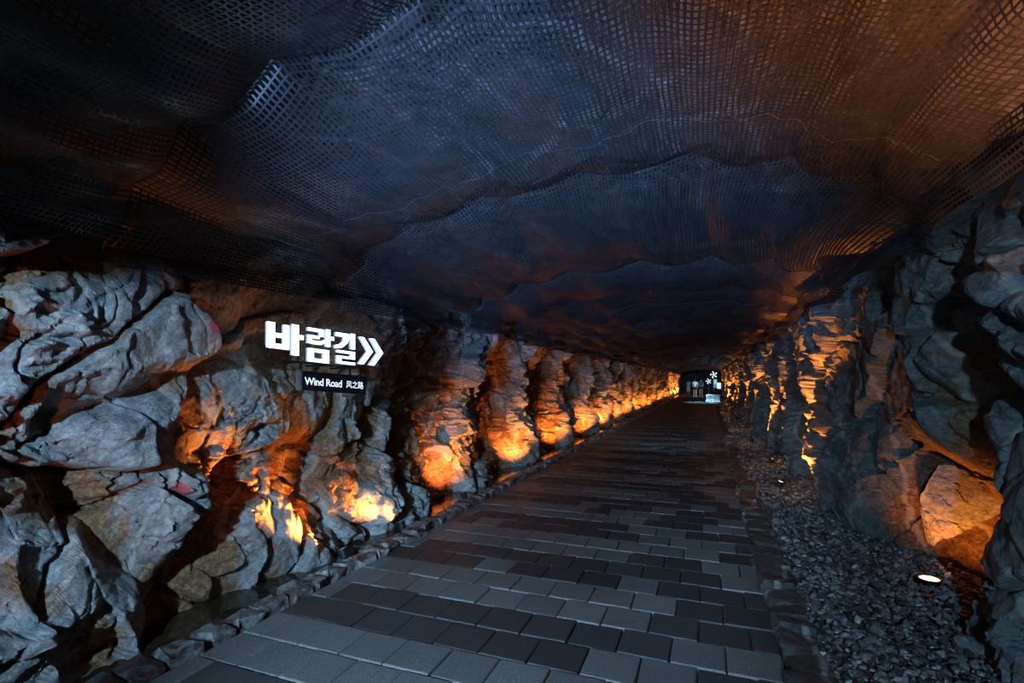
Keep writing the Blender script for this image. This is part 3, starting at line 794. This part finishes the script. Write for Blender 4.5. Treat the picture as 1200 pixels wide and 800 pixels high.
# ------------------------------------------------------------------ the illuminated sign
def build_sign():
    k = 0.00122
    root = empty('direction_sign', (-3.2, 3.0, 2.054), math.atan2(0.921, 0.389))
    tag(root, 'lit white Korean letter sign with double arrow on the left rock wall', 'sign')
    tilt = 0.083
    def T(x, y): return ((x - 50) * k, -(y - 285) * k - (x - 50) * k * tilt)
    def letters(name, polys, mat, y0=-0.035, y1=0.0, parent=root):
        mb = MB()
        for p in polys: mb.prism([T(*q) for q in p], y0, y1)
        o = mb.build(name, mat, parent)
        if mat is M['sign_white']:
            o.data.materials.append(M['sign_side'])
            for f in o.data.polygons: f.material_index = 0 if abs(f.normal.y) > 0.9 else 1
        return o
    def rect(x0, y0, x1, y1, i=2.0):
        y0 += i; y1 -= i; return [(x0, y0), (x1, y0), (x1, y1), (x0, y1)]
    WHT = M['sign_white']
    # first syllable
    letters('letter', [rect(58, 285, 108, 453), rect(160, 290, 198, 453), rect(108, 350, 160, 382), rect(108, 418, 160, 453),
                       rect(214, 278, 260, 483), rect(260, 342, 292, 375)], WHT)
    # second syllable
    letters('letter', [rect(318, 282, 432, 307), rect(402, 307, 432, 336), rect(318, 330, 402, 354), rect(318, 354, 348, 390),
                       [(348, 366), (405, 366), (438, 352), (438, 374), (412, 390), (348, 390)],
                       rect(446, 276, 478, 398), rect(478, 322, 506, 350),
                       rect(320, 418, 470, 446), rect(320, 446, 362, 512), rect(428, 446, 470, 512), rect(362, 484, 428, 512)], WHT)
    # third syllable
    letters('letter', [rect(518, 284, 622, 314), [(580, 314), (622, 314), (606, 352), (566, 388), (512, 400), (512, 376), (548, 366), (572, 344)],
                       rect(632, 278, 664, 392),
                       rect(526, 406, 664, 427), rect(632, 427, 664, 446), rect(526, 444, 664, 464), rect(526, 464, 560, 484), rect(526, 482, 664, 504)], WHT)
    for dx in (0, 86):
        letters('arrow', [[(698 + dx, 292), (736 + dx, 292), (808 + dx, 388), (732 + dx, 488), (690 + dx, 488), (764 + dx, 388)]], WHT)
    # rails and posts
    mb = MB()
    a, b = T(55, 520), T(668, 520); mb.tube([(a[0], 0.0, a[1]), (b[0], 0.0, b[1])], 0.009, 6)
    for x, y in ((58, 440), (268, 470), (400, 505), (600, 495), (664, 480), (668, 488)):
        p, q = T(x, y), T(x, 522); mb.tube([(p[0], 0.0, p[1]), (q[0], 0, q[1])], 0.008, 6)
    for x in (75, 275, 480, 660):
        p = T(x, 520); mb.tube([(p[0], 0.0, p[1]), (p[0], 0.42, p[1])], 0.009, 6)
    mb.build('mounting_rail', M['black_metal'], root)
    for x in (285, 640):
        mb = MB()
        p, q = T(x, 520), T(x, 585); mb.tube([(p[0], 0.0, p[1]), (q[0], 0, q[1])], 0.010, 6)
        mb.build('hanger', M['black_metal'], root)
    pl = letters('plate', [rect(276, 574, 742, 708)], M['sign_black'], -0.05, 0.03)
    letters('plate_side', [rect(262, 574, 275.5, 708)], M['steel'], -0.045, 0.03)
    letters('bracket', [rect(590, 709, 640, 735)], M['steel'], -0.01, 0.03)
    def text(body, x0, y0, x1, h, bold):
        cu = bpy.data.curves.new('plate_text', 'FONT'); cu.body = body; cu.size = 1; cu.extrude = 0.0; cu.offset = bold
        cu.space_character = 0.95
        o = bpy.data.objects.new('plate_text', cu); COL.objects.link(o)
        bpy.context.view_layer.update()
        me = bpy.data.meshes.new_from_object(o.evaluated_get(bpy.context.evaluated_depsgraph_get()))
        bpy.data.objects.remove(o)
        co = np.array([v.co[:] for v in me.vertices])
        mn, mx = co.min(0), co.max(0)
        for v in me.vertices:
            X = x0 + (v.co.x - mn[0]) / (mx[0] - mn[0]) * (x1 - x0)
            Y = y0 + (1 - (v.co.y - mn[1]) / (mx[1] - mn[1])) * h
            p = T(X, Y); v.co = (p[0], -0.052, p[1])
        link('plate_text', me, pl, M['plate_text'])
    text('Wind Road', 292, 618, 556, 50, 0.012)
    text('风之路', 588, 616, 722, 52, 0.008)
build_sign()

# ------------------------------------------------------------------ things at the far end of the tunnel
def skin_obj(name, pts, edges, rad, mat, parent, root=0):
    me = bpy.data.meshes.new(name); me.from_pydata(pts, edges, [])
    o = link(name, me, parent, mat)
    sk = o.modifiers.new('skin', 'SKIN'); sk.use_smooth_shade = True
    for d, r in zip(me.skin_vertices[0].data, rad): d.radius = r if isinstance(r, tuple) else (r, r)
    me.skin_vertices[0].data[root].use_root = True
    ss = o.modifiers.new('sub', 'SUBSURF'); ss.levels = 1; ss.render_levels = 1
    return o

def person(loc, rz, h, label, top, bottom, dress=False, stride=0.12):
    s = h / 1.7
    t = empty('person', loc, rz); tag(t, label, 'person', None)
    P = lambda x, y, z: (x * s, y * s, z * s)
    pts = [P(0, 0, .92), P(0, 0, 1.12), P(0, .01, 1.36), P(0, 0, 1.46), P(0, .02, 1.53), P(0, .01, 1.63),
           P(-.17, 0, 1.39), P(-.22, .01, 1.13), P(-.21, .10, .90), P(-.20, .13, .80),
           P(.17, 0, 1.39), P(.22, .01, 1.13), P(.21, -.03, .90), P(.20, -.03, .80),
           P(-.09, 0, .86), P(-.10, stride, .48), P(-.10, stride * .7, .09), P(-.10, stride * .7 + .14, .035),
           P(.09, 0, .86), P(.10, -stride * .4, .48), P(.10, -stride * 1.6, .10), P(.10, -stride * 1.6 + .14, .035)]
    ed = [(0, 1), (1, 2), (2, 3), (3, 4), (4, 5), (2, 6), (6, 7), (7, 8), (8, 9), (2, 10), (10, 11), (11, 12), (12, 13), (0, 14), (14, 15), (15, 16), (16, 17), (0, 18), (18, 19), (19, 20), (20, 21)]
    rad = [.13, .12, .13, .055, .085, .09, .055, .042, .034, .03, .055, .042, .034, .03, .085, .055, .036, .035, .085, .055, .036, .035]
    skin_obj('body', pts, ed, [r * s for r in rad], M['skin'], t)
    sp = [pts[i] for i in (0, 1, 2, 6, 10)] + [P(-.205, .005, 1.20), P(.205, .005, 1.20)]
    skin_obj('shirt', sp, [(0, 1), (1, 2), (2, 3), (2, 4), (3, 5), (4, 6)], [r * s for r in (.155, .15, .155, .08, .08, .065, .065)], top, t)
    if dress:
        mb = MB(); mb.lathe([(.17 * s, .98 * s), (.20 * s, .8 * s), (.24 * s, .5 * s), (.26 * s, .3 * s)], 14); mb.build('skirt', bottom, t, True)
    else:
        kl = [tuple(a * .45 + b * .55 for a, b in zip(pts[14], pts[15])), tuple(a * .45 + b * .55 for a, b in zip(pts[18], pts[19]))]
        skin_obj('shorts', [pts[0], pts[14], kl[0], pts[18], kl[1]], [(0, 1), (1, 2), (0, 3), (3, 4)], [r * s for r in (.15, .11, .09, .11, .09)], bottom, t)
    mb = MB(); mb.lathe([(.03 * s, 1.50 * s), (.085 * s, 1.54 * s), (.104 * s, 1.62 * s), (.085 * s, 1.70 * s), (.02 * s, 1.735 * s)], 12, Matrix.Translation((0, -.022 * s, 0)))
    mb.build('hair', M['hair'], t, True)
    for j in (16, 20):
        mb = MB(); c = pts[j]; mb.box((c[0], c[1] + .06 * s, .035 * s), (.09 * s, .25 * s, .07 * s), bev=.015); mb.build('shoe', M['cloth_white'], t)
person((-1.2, 52.0, 0), 0, 1.68, 'person in a white shirt and black shorts walking up the path', M['cloth_white'], M['cloth_black'])
person((-0.7, 54.4, 0), 0, 1.75, 'person in a navy blue shirt walking beside one in white', M['cloth_navy'], M['cloth_black'], stride=0.06)
person((-2.1, 61.0, 0), 0, 1.62, 'person in a pale dress walking close to the left wall', M['cloth_white'], M['cloth_white'], dress=True)

def bench(loc):
    t = empty('display_bench', loc); tag(t, 'low white bench standing in the cool pool of light', 'bench')
    MB().box((0.29, 0, .52), (.92, .34, .05), bev=.01).build('seat', M['bench_white'], t)
    for x in (-.12, .28, .70):
        MB().box((x, -.02, .26), (.06, .28, .5), bev=.006).build('leg', M['bench_white'], t)
    MB().box((0.29, 0, .06), (.96, .40, .05), bev=.01).build('base_board', M['bench_white'], t)
    MB().box((0.29, .15, .30), (.86, .02, .32)).build('back_panel', M['bench_white'], t)
bench((0.0, 39.6, 0.0))

def pinwheel(loc, h, scale, label, panel):
    t = empty('pinwheel_stand', loc); tag(t, label, 'pinwheel')
    mb = MB(); mb.tube([(0, 0, 0), (0, 0, h)], .03, 8); mb.build('post', M['steel'], t)
    mb = MB(); mb.lathe([(.16, 0), (.16, .03), (.05, .05)], 14); mb.build('base', M['steel'], t)
    for k in range(5):
        a = 2 * PI * k / 5 + .3
        mb = MB()
        def q(r, b): return (scale * r * math.cos(a + b), h + scale * r * math.sin(a + b))
        mb.prism([q(.05, 0), q(.55, .35), q(.95, .55), q(1.0, .12), q(.55, -.12)], -.035 - .01 * k, -.015 - .01 * k)
        mb.build('blade', M['glow_white'], t)
    mb = MB(); mb.lathe([(.05, -.08), (.06, .0)], 10, Matrix.Translation((0, -.02, h)) @ Euler((R(90), 0, 0)).to_matrix().to_4x4()); mb.build('hub', M['glow_white'], t)
    if panel:
        p = MB().box((.12, -.05, h - .75), (.30, .05, .75), bev=.01).build('panel', M['glow_blue'], t)
        MB().box((.12, -.085, h - .62), (.16, .015, .32), bev=.004).build('panel_light', M['glow_green'], p)
        MB().box((.42, -.03, h - .95), (.30, .05, .50), bev=.01).build('side_panel', M['glow_white'], t)
pinwheel((0.42, 47.5, 0.0), 2.05, 0.30, 'tall pinwheel stand with white glowing blades and blue panel', True)
pinwheel((0.0, 58.0, 0.0), 1.45, 0.28, 'shorter glowing white pinwheel stand behind the navy shirt walker', False)

t = empty('wooden_stake', (0.82, 33.0, 0.0), 0); tag(t, 'pale wooden stake leaning in the gravel by the right wall', 'stake')
MB().box((0.14, 0, .32), (.05, .03, .72), (0, R(24), 0), bev=.004).build('shaft', M['wood'], t)
MB().box((0.0, 0, -.02), (.04, .025, .10), (0, R(24), 0)).build('tip', M['wood'], t)

# end of the tunnel
us = np.linspace(-4.4, 2.6, 60); zs = np.linspace(-0.3, 3.6, 40)
V, Z = np.meshgrid(us, zs, indexing='ij')
Y = 77.0 - 0.5 * rock_relief(V, Z, 950, 0)
me = mesh_np('wall_end', np.stack([V, Y, Z], -1).reshape(-1, 3), grid_faces(len(us), len(zs)))
stain_attr(me, np.zeros((V.size, 4)))
tag(link('wall_end', me, None, M['rock_right']), 'dark rock closing the far end of the tunnel', kind='structure')
